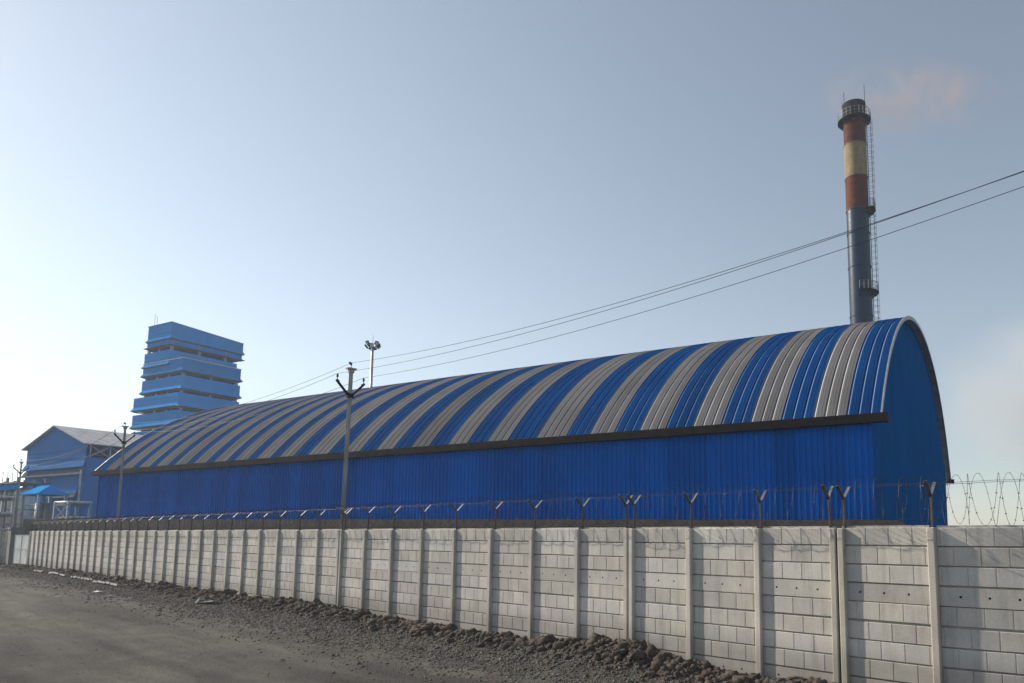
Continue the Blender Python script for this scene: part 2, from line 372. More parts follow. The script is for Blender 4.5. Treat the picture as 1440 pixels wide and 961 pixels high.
pp = MB(); pp.add([(-.16,-.1,.01),(.15,-.12,.03),(.17,.1,.0),(-.14,.12,.05),(-.16,-.1,.016),(.15,-.12,.036),(.17,.1,.006),(-.14,.12,.056),(0,0,.07),(0,0,.062)], [(4,5,8),(5,6,8),(6,7,8),(7,4,8),(1,0,9),(2,1,9),(3,2,9),(0,3,9),(0,1,5,4),(1,2,6,5),(2,3,7,6),(3,0,4,7)])
po = pp.build('paper_scrap', M['white']); p = W0 + WU*34.5 + WN*2.75; po.location = (p.x, p.y, ghgt(34.5, 2.75)+.01); tag(po, 'small crumpled white paper scrap on the gravel', 'paper scrap')
mb = MB(); mb.box((0,0,.03),(1.1,.28,.05)); mb.box((.5,.1,.08),(.3,.2,.1),0,Matrix.Rotation(.5,3,'Y'))
o = mb.build('broken_slab', M['pale_slab']); p = W0 + WU*25.0 + WN*1.55; o.location = (p.x, p.y, ghgt(25.0,1.55)+.05); o.rotation_euler = (.1,.1,WROT+.1)
tag(o, 'short broken pale slab lying on the front edge of the rubble bank', 'slab')

# ------------------------------------------------------------------ boundary wall
def block_panel(offset, L=1.43):
    """precast panel whose face is cast as a course of blocks with sunk joints"""
    mb = MB(); h = ROW - 0.020; d = 0.02; tone = []
    mb.span(-L/2, L/2, -0.03, d - 0.009, 0, h); mb.span(-L/2, L/2, -0.034, -0.031, 0, ROW + 0.014)
    tone += [0.0]*12; bi = 1; bw = 0.378; x = -L/2 + offset - bw; g = 0.004
    while x < L/2:
        a, b = max(x + g, -L/2), min(x + bw - g, L/2)
        if b - a > 0.03:
            e = 0.007
            vs = [(a,d-.0095,0),(b,d-.0095,0),(b,d-.0095,h),(a,d-.0095,h),(a+e,d,e),(b-e,d,e),(b-e,d,h-e),(a+e,d,h-e)]
            mb.add(vs, [(4,7,6,5),(0,4,5,1),(1,5,6,2),(2,6,7,3),(3,7,4,0)]); tone += [float(bi)]*5; bi += 1
        x += bw
    mb.tone = tone; return mb
def hole_panel(L=1.43):
    mb = MB(); h = ROW - 0.020; d = 0.02; hs = 0.05; zc = h * 0.5
    cx = [-L*0.26, 0.02, L*0.29]
    mb.span(-L/2, L/2, -0.03, -0.02, 0, h); mb.span(-L/2, L/2, -0.034, -0.031, 0, ROW + 0.014)
    for y0, y1 in ((0, None),):
        mb.add([(-L/2,d,0),(-L/2,d,h),(-L/2,-.02,h),(-L/2,-.02,0)], [(0,1,2,3)]); mb.add([(L/2,d,0),(L/2,d,h),(L/2,-.02,h),(L/2,-.02,0)], [(3,2,1,0)])
        mb.add([(-L/2,d,h),(L/2,d,h),(L/2,-.02,h),(-L/2,-.02,h)], [(0,1,2,3)]); mb.add([(-L/2,d,0),(L/2,d,0),(L/2,-.02,0),(-L/2,-.02,0)], [(3,2,1,0)])
    xs = [-L/2]
    for c in cx: xs += [c-hs, c+hs]
    xs.append(L/2)
    for i in range(len(xs)-1):
        a, b = xs[i], xs[i+1]
        if i % 2 == 0: mb.add([(a,d,0),(b,d,0),(b,d,h),(a,d,h)], [(3,2,1,0)])
        else:
            c = (a+b)/2; z0, z1 = zc-hs, zc+hs
            mb.add([(a,d,0),(b,d,0),(b,d,z0),(a,d,z0)], [(3,2,1,0)]); mb.add([(a,d,z1),(b,d,z1),(b,d,h),(a,d,h)], [(3,2,1,0)])
            vs = [(a,d,z0),(b,d,z0),(b,d,z1),(a,d,z1)]; r = 0.020
            for k in range(8):
                an = R(202.5 + 45*k); vs.append((c + r*math.cos(an), d, zc + r*math.sin(an)))
            for k in range(8):
                an = R(202.5 + 45*k); vs.append((c + r*math.cos(an), -0.02, zc + r*math.sin(an)))
            fs = []
            for k in range(8):
                k2 = (k+1) % 8; fs.append((12+k, 12+k2, 4+k2, 4+k))
            for s_, (o0, o1) in enumerate(((1,2),(3,4),(5,6),(7,0))):
                fs.append((4+o0, 4+o1, (s_+1) % 4, s_))
            for s_, (o0, o1) in enumerate(((0,1),(2,3),(4,5),(6,7))):
                fs.append((s_, 4+o0, 4+o1)[::-1])
            mb.add(vs, fs)
    mb.add([(x, -0.0195, z) for x in (-L/2, L/2) for z in (0, h)], [(0,1,3,2)], 1)
    return mb
PA = block_panel(0.25).mesh('panel_a', M['panel']); PB = block_panel(0.06).mesh('panel_b', M['panel']); PC = hole_panel().mesh('panel_c', [M['panel'], M['dark']])
for me_, off_ in ((PA, 0.25), (PB, 0.06)):
    at_ = me_.attributes.new('tone', 'FLOAT', 'FACE'); at_.data.foreach_set('value', block_panel(off_).tone)
def post_mesh(w=0.118, d=0.105):
    mb = MB(); z1 = TOP - 0.012; e = 0.014
    sec = [(-w/2,-.09),(w/2,-.09),(w/2,d-e),(w/2-e,d),(-w/2+e,d),(-w/2,d-e)]; k = len(sec)
    vs = [(x,y,-.3) for x,y in sec] + [(x,y,z1-e) for x,y in sec] + [(x*.86,y*.8,z1) for x,y in sec]
    fs = [(i,(i+1)%k,k+(i+1)%k,k+i) for i in range(k)] + [(k+i,k+(i+1)%k,2*k+(i+1)%k,2*k+i) for i in range(k)] + [tuple(range(2*k,3*k))]
    return mb.add(vs, fs).mesh('post', M['post'])
PM = post_mesh(); PMN = post_mesh(0.108)
def bracket_mesh():
    mb = MB(); z0 = TOP - 0.05; f = 0.50
    mb.span(-.022, .022, -.028, -.022, z0, TOP+f); mb.span(-.022, -.016, -.022, .02, z0, TOP+f)
    for s in (-1, 1):
        a = Vector((0, -.01, TOP+f-.02)); b = a + Vector((0, s*.21, .21))
        mb.beam(a, b, .052, .006, 1); mb.beam(a + Vector((.023,0,-.018)), b + Vector((.023,0,-.018)), .006, .036, 1)
    return mb.mesh('bracket', [M['rusty'], M['steel']])
BM = bracket_mesh()
def wall(label, segs, nrows=9, sep=300):
    """segs: list of (origin, direction angle in the ground plane, first bay, last bay, paired posts)"""
    root = empty('precast_wall', segs[0][0], 0); root.rotation_euler = (0,0,0)
    inv = root.location.copy(); count = 0; rest = MB()
    for org, rot, n0, n1, pairs, has_br, last_post in segs:
        Rz = Matrix.Rotation(rot, 4, 'Z')
        def place(name, me, x, y, z, rz=0.0, tilt=0.0):
            o = link(name, me, root)
            o.matrix_local = Matrix.Translation(org - inv) @ Rz @ Matrix.Translation((x, y, z)) @ Matrix.Rotation(rz, 4, 'Z') @ Matrix.Rotation(tilt, 4, 'Y')
            return o
        for n in range(n0, n1+1):
            offs = (-0.076, 0.076) if n in pairs else (0.0,)
            for dx in (offs if n < n1 or last_post else ()):
                place('post', PMN if n in pairs else PM, n*BAY+dx, random.uniform(-.006,.006), random.uniform(-.012,.006), 0, random.uniform(-.004,.004))
                if has_br: place('bracket', BM, n*BAY+dx, 0, random.uniform(-.02,.02), random.uniform(-.06,.06), random.uniform(-.03,.03))
            if n == n1: continue
            for r in range(nrows):
                z = TOP - ROW*(r+1) - (0.012 if r >= 5 else 0.0)
                me = PC if r in (3, 8) else (PA if (r + (r > 3)) % 2 == 0 else PB)
                x, y = (n+.5)*BAY, random.uniform(-.004,.004)
                if count < sep:
                    o = place('panel', me, x, y, z + random.uniform(-.003,.003), random.uniform(-.002,.002), random.uniform(-.0025,.0025)); count += 1
                else:
                    T = Matrix.Translation(org - inv) @ Rz @ Matrix.Translation((x, y, z))
                    rest.add([T @ v.co for v in me.vertices], [tuple(p.vertices) for p in me.polygons])
    if rest.v: tag(rest.build('panel', M['panel'], root), kind='stuff')
    return tag(root, label, 'wall')
BEND = WROT + R(8.0)
# local x runs away from the camera; the two nearest bays turn off to the right
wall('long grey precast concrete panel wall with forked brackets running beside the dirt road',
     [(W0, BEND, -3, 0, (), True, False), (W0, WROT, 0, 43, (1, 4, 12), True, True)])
far0 = W0 + WU*74.2
wall('short far concrete panel wall at left edge beyond the gate', [(far0, WROT, 0, 8, (), False, True)], sep=80)

# razor wire on the brackets
def coil(a, b, rad, zc, pitch, hand, ph, wr):
    mb = MB(); L = (b-a).length; d = (b-a).normalized(); side = Vector((-d.y, d.x, 0)); nseg = 22
    k = int(L/pitch*nseg); pts = []
    for i in range(k+1):
        an = hand*2*math.pi*i/nseg + ph; s = L*i/k
        wob = 1 + 0.03*math.sin(s*2.3) + 0.02*math.sin(s*5.1+1)
        pts.append(a + d*(s + 0.03*math.sin(an*0.5 + s)) + side*(rad*wob*math.cos(an)) + Vector((0,0,zc + rad*wob*math.sin(an) + .02*math.sin(s*1.7))))
    mb.tube(pts, wr, 4)
    for i in range(0, k, 2):                               # blades
        p = pts[i]; tn = (pts[i+1]-pts[i]).normalized(); c = tn.cross(Vector((0,0,1))).normalized() if abs(tn.z) < .95 else Vector((1,0,0))
        c = (Matrix.Rotation(i*1.3, 3, tn) @ c); mb.add([p+c*.020, p+tn*.011, p-c*.020, p-tn*.011], [(0,1,2,3)])
    return mb
rw = empty('razor_wire', W0); E3 = W0 + WU*(BAY*43); BD = Vector((math.cos(BEND), math.sin(BEND), 0)); NE = W0 - BD*(BAY*3)
rad = 0.385
for a, b in ((NE, W0), (W0, E3)):
    for hand, ph in ((1, 0.0), (-1, 0.6)):
        o = coil(a - W0, b - W0, rad, TOP + rad + 0.01, 0.36, hand, ph, 0.0032).build('coil', M['barb'], rw)
    for side in (-1, 1):
        d = (b-a).normalized(); s_ = Vector((-d.y, d.x, 0))*(.19*side); z = TOP + .66
        k = max(2, int((b-a).length/ .8)); mb = MB()
        mb.tube([(a-W0) + d*((b-a).length*i/k) + s_ + Vector((0,0,z + .012*math.sin(i*2.1))) for i in range(k+1)], .003, 4)
        mb.build('strand', M['barb'], rw)
tag(rw, 'coiled razor wire stretched along the top of the concrete wall', 'razor wire')

# gate at the far end of the wall
gp = W0 + WU*67.0
gr = empty('gate_leaf', gp, WROT + R(6))
mb = MB(); mb.span(0, 3.1, -.02, .02, .25, 2.35)
mb.build('sheet', M['white'], gr)
mb = MB()
for z in (.22, 1.3, 2.38): mb.span(-.03, 3.13, -.04, .04, z-.03, z+.03)
for x in (0, 1.55, 3.1): mb.span(x-.035, x+.035, -.045, .045, .18, 2.42)
mb.build('frame', M['galv'], gr)
tag(gr, 'pale sheet metal gate leaf at far end of the concrete wall', 'gate')
gp = W0 + WU*72.0
gr = empty('gate_pillar', gp, WROT)
mb = MB(); mb.span(-.55, .55, -.45, .45, -.2, 2.85); mb.build('shaft', M['concrete_pillar'], gr)
mb = MB(); mb.span(-.62, .62, -.52, .52, 2.85, 3.0); mb.build('cap', M['concrete_pillar'], gr)
tag(gr, 'thick grey concrete gate pillar between the two walls', 'pillar')

# ------------------------------------------------------------------ the arched shed
def arch(s):                                              # s from -1 (road side) to 1
    r = (WID*WID/4 + RISE*RISE) / (2*RISE)
    zc = (RISE - r) + math.sqrt(max(0, r*r - (s*WID/2)**2)); zp = RISE*(1 - s*s)
    return zc*2.25 - zp*1.25
NS = 56
prof = []
for i in range(NS+1):
    s = -math.cos(math.pi*i/NS)*0.5 - (1 - 2*i/NS)*0.5      # a little denser at the eaves
    prof.append((-(s+1)*WID/2, EAVE + arch(s)))             # local y, z
nor = []
for i in range(NS+1):
    a = prof[max(0,i-1)]; b = prof[min(NS,i+1)]; dy, dz = b[0]-a[0], b[1]-a[1]; l = math.hypot(dy, dz); nor.append((dz/l, -dy/l))
shed = empty('arched_shed', S0, SROT)
roof = MB()
# roof ridge beam under the sheets carries the panels (keeps the roof closed from below)
def arch_panel(closed=False):
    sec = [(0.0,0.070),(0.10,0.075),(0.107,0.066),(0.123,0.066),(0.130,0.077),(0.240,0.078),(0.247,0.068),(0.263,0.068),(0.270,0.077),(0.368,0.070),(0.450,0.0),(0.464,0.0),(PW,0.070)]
    mb = MB(); k = len(sec); vs = []
    for (y, z), (ny, nz) in zip(prof, nor):
        for x, d in sec: vs.append((x, y + ny*d, z + nz*d))
    fs = [(i*k+j, i*k+j+1, (i+1)*k+j+1, (i+1)*k+j) for i in range(NS) for j in range(k-1)]
    mb.add(vs, fs); mb.m = [1 if sec[j] == (0.368, 0.070) else 0 for i in range(NS) for j in range(k-1)]  # second slot: sun-facing flank, its bright line painted into the colour
    return mb.mesh('arch_panel', [M['roof_blue'], M['sunlit_blue']])
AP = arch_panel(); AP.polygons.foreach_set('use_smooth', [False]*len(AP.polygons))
rf = MB()
for sgn, y in ((1, 0), (-1, -WID)):                       # wall plates that carry the arches
    rf.span(0.1, 62.6, y-.1 if sgn < 0 else y-.25, y+.25 if sgn < 0 else y+.1, EAVE-.12, EAVE-.02)
roof = rf.build('roof', M['trim_grey'], shed)
stripes = [3]*11 + [4,4] + [3]*10 + [4,3,3] + [2,3]*9 + [3]
k = 0; blue = True
for cnt in stripes:
    for _ in range(cnt):
        if k >= NP: break
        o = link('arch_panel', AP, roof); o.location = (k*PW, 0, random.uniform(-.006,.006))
        for sl, (ma, mg) in zip(o.material_slots, (('roof_blue', 'roof_grey'), ('sunlit_blue', 'sunlit_grey'))):
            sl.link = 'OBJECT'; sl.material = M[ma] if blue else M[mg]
        k += 1
    blue = not blue
def arch_strip(x0, x1, d0, d1):
    mb = MB(); vs = []
    for (y, z), (ny, nz) in zip(prof, nor):
        for x, d in ((x0,d0),(x1,d0),(x1,d1),(x0,d1)): vs.append((x, y+ny*d, z+nz*d))
    fs = [(i*4+j, i*4+(j+1)%4, (i+1)*4+(j+1)%4, (i+1)*4+j) for i in range(NS) for j in range(4)]
    fs += [(3,2,1,0), tuple(NS*4+e for e in range(4))]
    return mb.add(vs, fs)
arch_strip(-0.03, 0.62, -0.035, -0.008).build('soffit', M['soffit'], roof)
arch_strip(-0.05, 0.0, -0.10, 0.115).build('verge_trim', M['trim_grey'], roof)
arch_strip(62.86, 62.9, -0.10, 0.115).build('verge_trim', M['trim_grey'], roof)
# front cladding, one metre sheets with trapezoid ribs
def clad_sheet(L, z0, z1, pitch=0.27, dep=0.050):
    mb = MB(); sec = []; x = 0.0
    while x < L - 1e-6:
        sec += [(x, 0), (x+pitch*.47, 0), (x+pitch*.57, dep), (x+pitch*.87, dep), (x+pitch*.9995, 0)]; x += pitch
    k = len(sec)
    vs = [(a, b, z0) for a, b in sec] + [(a, b, z1) for a, b in sec]
    return mb.add(vs, [(i, i+1, k+i+1, k+i) for i in range(k-1)])
CS = clad_sheet(1.08, 0.0, EAVE - 0.2).mesh('cladding_sheet', M['blue'])
for i in range(57):
    o = link('cladding_sheet', CS, shed); o.location = (0.45 + i*1.08, -0.02 + 0.002*(i % 2), 0)
MB().span(0.40, 0.47, -.06, .02, 0, EAVE-.2).build('corner_trim', M['blue'], shed)
MB().span(-0.30, 62.95, -0.10, 0.34, EAVE-0.36, EAVE+0.03).build('eave_beam', M['eave'], shed)
MB().span(-0.30, 62.95, -WID-.34, -WID+.1, EAVE-0.36, EAVE+0.03).build('eave_beam', M['eave'], shed)
def end_wall(x, name, flip):
    mb = MB(); vs = []; fs = []; n_ = int(WID/0.25)*4; pr_y = [p[0] for p in prof][::-1]; pr_z = [p[1] for p in prof][::-1]
    ys = np.linspace(-WID+.02, -.06, n_+1); zs = np.interp(ys, pr_y, pr_z) - 0.02
    for i, (y, z) in enumerate(zip(ys, zs)):
        d = -0.022 if i % 4 in (0, 1) else 0.0
        for zz in np.linspace(0, z, 5): vs.append((x + d*flip, y, zz))
    for i in range(n_):
        for j in range(4): a = i*5+j; fs.append((a, a+1, a+6, a+5))
    return mb.add(vs, fs).build(name, M['end_blue'], shed)
end_wall(0.46, 'end_wall', 1); end_wall(62.4, 'end_wall', -1)
o = link('rear_cladding', clad_sheet(62.0, 0, EAVE-.2, 0.5).mesh('rear_cladding', M['blue']), shed); o.location = (.45, -WID+.03, 0)
tag(shed, 'long arched storage shed with blue and grey striped roof and blue walls', 'shed')
# brown retaining wall at its foot
mb = MB(); y0, y1 = 0.55, 1.0
xs = np.linspace(-0.6, 72, 60); top = [3.12 + 0.56*(x/63) + 0.012*math.sin(x*1.3) for x in xs]
vs = []
for x, z in zip(xs, top): vs += [(x,y1,0),(x,y1,z),(x,y0,z),(x,y0,0)]
fs = [(i*4+j, (i+1)*4+j, (i+1)*4+(j+1)%4, i*4+(j+1)%4) for i in range(59) for j in range(3)] + [(0,1,2,3), tuple(59*4+e for e in (3,2,1,0))]
mb.add(vs, fs)
rt = empty('retaining_wall', S0, SROT); mb.build('face', M['plinth'], rt)
mb = MB(); vs = [(-.6,y1,0),(-.6,y1,3.11),(-1.3,y1,2.7),(-1.6,y1,0),(-.6,y0,0),(-.6,y0,3.11),(-1.3,y0,2.7),(-1.6,y0,0)]
mb.add(vs, [(0,1,2,3),(4,7,6,5),(1,5,6,2),(2,6,7,3)]).build('ramp_end', M['plinth'], rt)
tag(rt, 'low dark brown retaining wall along the foot of the arched shed', 'retaining wall')

# ------------------------------------------------------------------ chimney
CHX, CHY, CHR = 28.75, 88.0, 1.40
ch = empty('chimney_stack', (CHX, CHY, 0), 0)
def cyl(z0, z1, r0, r1, n=40):
    mb = MB(); mb.tube([(0,0,z0 + (z1-z0)*i/6) for i in range(7)], [r0 + (r1-r0)*i/6 for i in range(7)], n, 0, False); return mb
cyl(0, 44.2, 1.46, 1.40).build('shaft', M['stack_steel'], ch, True)
cyl(44.2, 48.6, 1.415, 1.415).build('red_band', M['stack_red'], ch, True)
cyl(48.6, 53.2, 1.425, 1.425).build('cream_band', M['stack_cream'], ch, True)
cyl(53.2, 57.2, 1.415, 1.415).build('red_band', M['stack_red'], ch, True)
mb = cyl(57.2, 58.8, 1.42, 1.50); mb.ring((0,0,0), 1.1, 1.52, 58.6, 58.9); mb.build('rim', M['black'], ch)
for z in (30, 36.5, 41, 44.2, 48.6, 53.2):
    MB().ring((0,0,0), 1.38, 1.475, z-.05, z+.05, 36).build('flange', M['stack_steel'] if z < 44 else M['rusty'], ch)
def platform(z, r1, a0, a1, n, rail=1.05):
    mb = MB(); mb.ring((0,0,0), 1.40, r1, z-.10, z, n, a0, a1)
    for i in range(n//2+1):
        a = a0 + (a1-a0)*i/(n//2); mb.beam((1.4*math.cos(a),1.4*math.sin(a),z-.75),(r1*math.cos(a),r1*math.sin(a),z-.1),.08,.08)
    p = mb.build('platform', M['black'], ch)
    mb = MB()
    for i in range(n+1):
        a = a0 + (a1-a0)*i/n; c = Vector((r1*.98*math.cos(a), r1*.98*math.sin(a), z)); mb.tube([c, c+Vector((0,0,rail))], .03, 5)
    for hh in (rail, rail*.5): mb.tube([(r1*.98*math.cos(a0+(a1-a0)*i/n), r1*.98*math.sin(a0+(a1-a0)*i/n), z+hh) for i in range(n+1)], .03, 5)
    mb.build('railing', M['steel'], p)
platform(56.6, 2.12, 0, 2*math.pi, 24)
platform(44.1, 2.25, R(-60), R(30), 8)
platform(33.1, 2.25, R(-110), R(30), 10)
LA = R(-14)                                                # ladder side
lc = Vector((math.cos(LA), math.sin(LA), 0)); ls = Vector((-lc.y, lc.x, 0))
mb = MB()
for s in (-.22, .22): mb.tube([lc*1.53 + ls*s + Vector((0,0,z)) for z in (8, 57.3)], .035, 5)
for i in range(int(50/.4)): mb.beam(lc*1.53 - ls*.22 + Vector((0,0,8.2+i*.4)), lc*1.53 + ls*.22 + Vector((0,0,8.2+i*.4)), .03, .03)
lad = mb.build('ladder', M['steel'], ch)
mb = MB()
for i in range(0, 60):
    z = 10.5 + i*.8
    if z > 56.8: break
    mb.tube([lc*1.53 + lc*(.72*math.sin(math.pi*j/8)) + ls*(-.36*math.cos(math.pi*j/8)) + Vector((0,0,z)) for j in range(9)], .026, 4)
for a in (.25, .5, .75): mb.tube([lc*1.53 + lc*(.72*math.sin(math.pi*a)) + ls*(-.36*math.cos(math.pi*a)) + Vector((0,0,z)) for z in (10.4, 56.9)], .022, 4)
mb.build('cage', M['steel'], lad)
for a, z in ((R(200), 60.4), (R(-40), 61.2), (R(150), 59.8)):
    c = Vector((1.5*math.cos(a), 1.5*math.sin(a), 57.4)); mb = MB(); mb.tube([c, Vector((c.x, c.y, z))], .035, 5); mb.build('lightning_rod', M['black'], ch)
tag(ch, 'tall round chimney with red and cream bands and caged ladder behind the shed', 'chimney')

# ------------------------------------------------------------------ mast light
ml = empty('mast_light', (-31.4, 82.0, 0))
mb = MB(); mb.tube([(0,0,z) for z in (0, 8, 16, 24.4)], [.30, .25, .20, .14], 12); mb.build('pole', M['galv'], ml, True)
mb = MB(); mb.ring((0,0,24.2), .40, .47, 0, .10, 20)
for i in range(4): a = i*math.pi/2 + .4; mb.beam((0,0,24.25), (.45*math.cos(a), .45*math.sin(a), 24.25), .05, .05)
mb.tube([(0,0,24.3),(0,0,25.9)], .02, 5); mb.build('ring', M['black'], ml)
for i in range(8):
    a = i*math.pi/4 + .2; f = MB(); q = Matrix.Rotation(a, 3, 'Z') @ Matrix.Rotation(R(38), 3, 'Y')
    zc = 24.55 + (0.30 if i % 2 else -0.05)
    c = Vector((.72*math.cos(a), .72*math.sin(a), zc)); f.box(c, (.20, .42, .46), 0, q); f.beam((.45*math.cos(a), .45*math.sin(a), 24.3), c, .05, .05)
    fl = f.build('floodlight', M['black'], ml)
    MB().box(c + q @ Vector((.104, 0, 0)), (.01, .36, .40), 0, q).build('glass', M['lamp_glass'], fl)
tag(ml, 'tall floodlight mast with ring of lamps rising behind the arched roof', 'light mast')

# ------------------------------------------------------------------ power poles and wires
def power_pole(loc, h, label, lean=0.0, up=(0.0, 0.0)):
    o = empty('power_pole', loc, WROT); o.rotation_euler = (0, lean, WROT)
    mb = MB(); w, f = .15, .014                            # rolled steel I section
    mb.span(-.052, -.041, -.05, .05, -.3, h); mb.span(.041, .052, -.05, .05, -.3, h); mb.span(-.04, .04, -.005, .005, -.3, h)
    mb.build('shaft', M['polepaint'], o)
    mb = MB(); mb.span(-.10, .10, -.16, .16, h, h+.05); mb.span(-.06,.06,-.09,.09,h-.12,h-.002); mb.build('cap', M['polepaint'], o)
    att = []
    mb = MB(); mb.tube([(0,0,h+.05),(0,0,h+.20)], .012, 5); mb.tube([(0,0,h+.16),(.0,.02,h+.20),(.02,.08,h+.26)], [.03,.055,.03], 8); mb.build('insulator', M['ceramic'], o); att.append(Vector((0,0,h+.24)))
    mb = MB()
    for s, e in zip((-1, 1), up):
        mb.beam((0, s*.06, h-.92+e), (0, s*.48, h-.48+e), .06, .07); mb.beam((0, s*.42, h-.50+e), (0, s*.52, h-.44+e), .07, .07)
    mb.span(-.09, .09, -.10, .10, h-1.0, h-.86); mb.build('cross_arm', M['black'], o)
    for s, e in zip((-1, 1), up):
        m2 = MB(); g_ = h + e; m2.tube([(0, s*.48, g_-.46), (0, s*.48, g_-.28)], .012, 5); m2.tube([(0,s*.48,g_-.36),(0,s*.48,g_-.32),(0,s*.48,g_-.27),(0,s*.48,g_-.22)], [.02,.04,.035,.02], 8)
        m2.build('insulator', M['ceramic'], o); att.append(Vector((0, s*.48, g_-.22)))
    tag(o, label, 'power pole', 'power poles carrying the overhead line')
    bpy.context.view_layer.update()
    return [o.matrix_world @ a for a in att]
P1 = Vector((-10.19, 24.5, 0)); D0 = Vector((0.7616, -0.648, 0))
poles = [(P1 + D0*25.3, 8.35, 'nearest power pole, behind the right end of the wall', 0.0, (0.52, 0.28)),
         (P1, 8.31, 'steel power pole with forked arms standing in front of the shed', R(-1.2)),
         (Vector((-30.0, 41.0, 0)), 8.75, 'power pole before the far left end of the striped roof', 0.0),
         (Vector((-52.5, 60.0, 0)), 8.55, 'smallest farthest power pole at the left edge', 0.0)]
atts = [power_pole(*p) for p in poles]
last = [a + (atts[3][0] - atts[2][0]) for a in atts[3]]
names = ('top', 'shed side', 'road side')
wires = ['from the forked pole up across the right half of the sky', 'between the forked pole and the far left pole', 'between the two far left poles', 'leaving the farthest pole past the left edge']
for i, (A_, B_) in enumerate(zip(atts, atts[1:] + [last])):
    for j in range(3):
        a, b = A_[j], B_[j]; L = (b-a).length; sag = 0.00088*L*L; mb = MB(); n_ = 28
        mb.tube([a.lerp(b, k/n_) - Vector((0,0,4*sag*(k/n_)*(1-k/n_))) for k in range(n_+1)], (.0065, .0075, .009, .009)[i], 5)
        tag(mb.build('overhead_wire', M['wire']), f'{names[j]} wire {wires[i]}', 'wire', 'overhead wires')

# ------------------------------------------------------------------ stair-stepped process tower
tw = empty('process_tower', (-68.9, 105.0, 0), SROT)       # local origin: front right corner; x left along the front, y towards the camera
def band(x0, x1, y0, y1, zb, zt, flare, name='cladding_band', base=0.45, drop=0.0):
    """four-sided cladding band with a flared skirt at its lower edge"""
    mb = MB(); zs = zb + base
    lv = [(0, zt), (0, zs), (flare, zb)]; vs = []
    for i_, (f, z) in enumerate(lv):
        e = drop if i_ == 0 else 0.0
        vs += [(x0-f,y0-f,z-e),(x1+f,y0-f,z-e),(x1+f,y1+f,z),(x0-f,y1+f,z)]
    fs = []; ms = []
    mb.v = vs
    for l in range(2):
        for j in range(4):
            a, b = l*4+j, l*4+(j+1)%4; mb.f.append((a, b, b+4, a+4)); mb.m.append(0)
    # fold lines
    for j, zz in enumerate((zs + (zt-zs)*.5,)): mb.ring((0,0,0), 0, 0, 0, 0, 1) if False else None
    o = mb.build(name, [M['tower_blue']], tw)
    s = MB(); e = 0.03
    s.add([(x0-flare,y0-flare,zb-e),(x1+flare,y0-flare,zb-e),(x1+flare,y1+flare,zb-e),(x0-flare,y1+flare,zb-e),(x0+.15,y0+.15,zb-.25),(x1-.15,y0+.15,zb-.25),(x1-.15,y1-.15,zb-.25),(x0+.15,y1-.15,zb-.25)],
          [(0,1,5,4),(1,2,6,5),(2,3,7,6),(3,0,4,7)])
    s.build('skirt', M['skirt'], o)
    t_ = MB()                                              # cladding lap lines
    for zz in (zs + (zt-zs)*.33, zs + (zt-zs)*.68):
        t_.span(x0-.03, x1+.03, y1-.01, y1+.035, zz-.03, zz+.03); t_.span(x0-.035, x0+.01, y0, y1+.03, zz-.03, zz+.03)
    t_.build('lap_joint', M['tower_blue'], o)
    return o
X1, Y0 = 10.6, -9.2
zb = 27.0; k = 0
low = []
while zb > 3:
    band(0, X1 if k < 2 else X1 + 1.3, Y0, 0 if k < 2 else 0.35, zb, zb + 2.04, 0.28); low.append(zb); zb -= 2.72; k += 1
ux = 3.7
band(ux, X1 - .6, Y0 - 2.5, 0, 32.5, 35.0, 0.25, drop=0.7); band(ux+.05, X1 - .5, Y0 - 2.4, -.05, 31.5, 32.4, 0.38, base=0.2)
band(ux, X1 - .1, Y0 - 1.6, 0, 28.4, 30.7, 0.30)
mb = MB(); a_, b_, c_, d_ = ux-.06, X1-.54, Y0-2.56, .06
mb.add([(a_,d_,35.02),(b_,d_,35.02),(b_,c_,34.3),(a_,c_,34.3),(a_,d_,35.14),(b_,d_,35.14),(b_,c_,34.42),(a_,c_,34.42)], [(0,3,2,1),(4,5,6,7),(0,1,5,4),(1,2,6,5),(2,3,7,6),(3,0,4,7)]); mb.build('roof', M['gable_blue'], tw)
mb = MB(); mb.span(-.05, X1+.05, Y0-.05, .05, 28.95, 29.08); mb.build('terrace', M['hall_roof'], tw)
for x in (.4, 3.9, 7.0, X1-.5):
    for y in (Y0+.4, Y0/2, -.4):
        top_ = 34.4 if x >= ux else 29
        mb = MB(); mb.span(x-.18, x+.18, y-.18, y+.18, 0, top_); mb.build('column', M['steel'], tw)
for z in low + [29.0, 31.6]:
    x0 = ux + .3 if z > 29.05 else .3
    mb = MB(); mb.span(x0, X1-.4, Y0+.3, -.3, z-.42, z-.28); mb.build('floor_slab', M['dark'], tw)
for z in low[:5]:                                          # equipment inside the open storeys
    for x, y in ((2.5, -3), (6.2, -5.5), (8.4, -2.2)):
        mb = MB(); mb.tube([(x,y,z-.3),(x,y,z+2.2)], .8, 12); mb.build('vessel', M['dark'], tw)
mb = MB(); mb.tube([(X1-1.2,-.5,35),(X1-1.2,-.5,37.4)], .03, 5); mb.tube([(X1-1.9,-.5,35),(X1-1.9,-.5,36.8)], .03, 5); mb.build('antenna', M['steel'], tw)
tag(tw, 'tall light blue process tower with flared cladding bands and open storeys', 'tower')

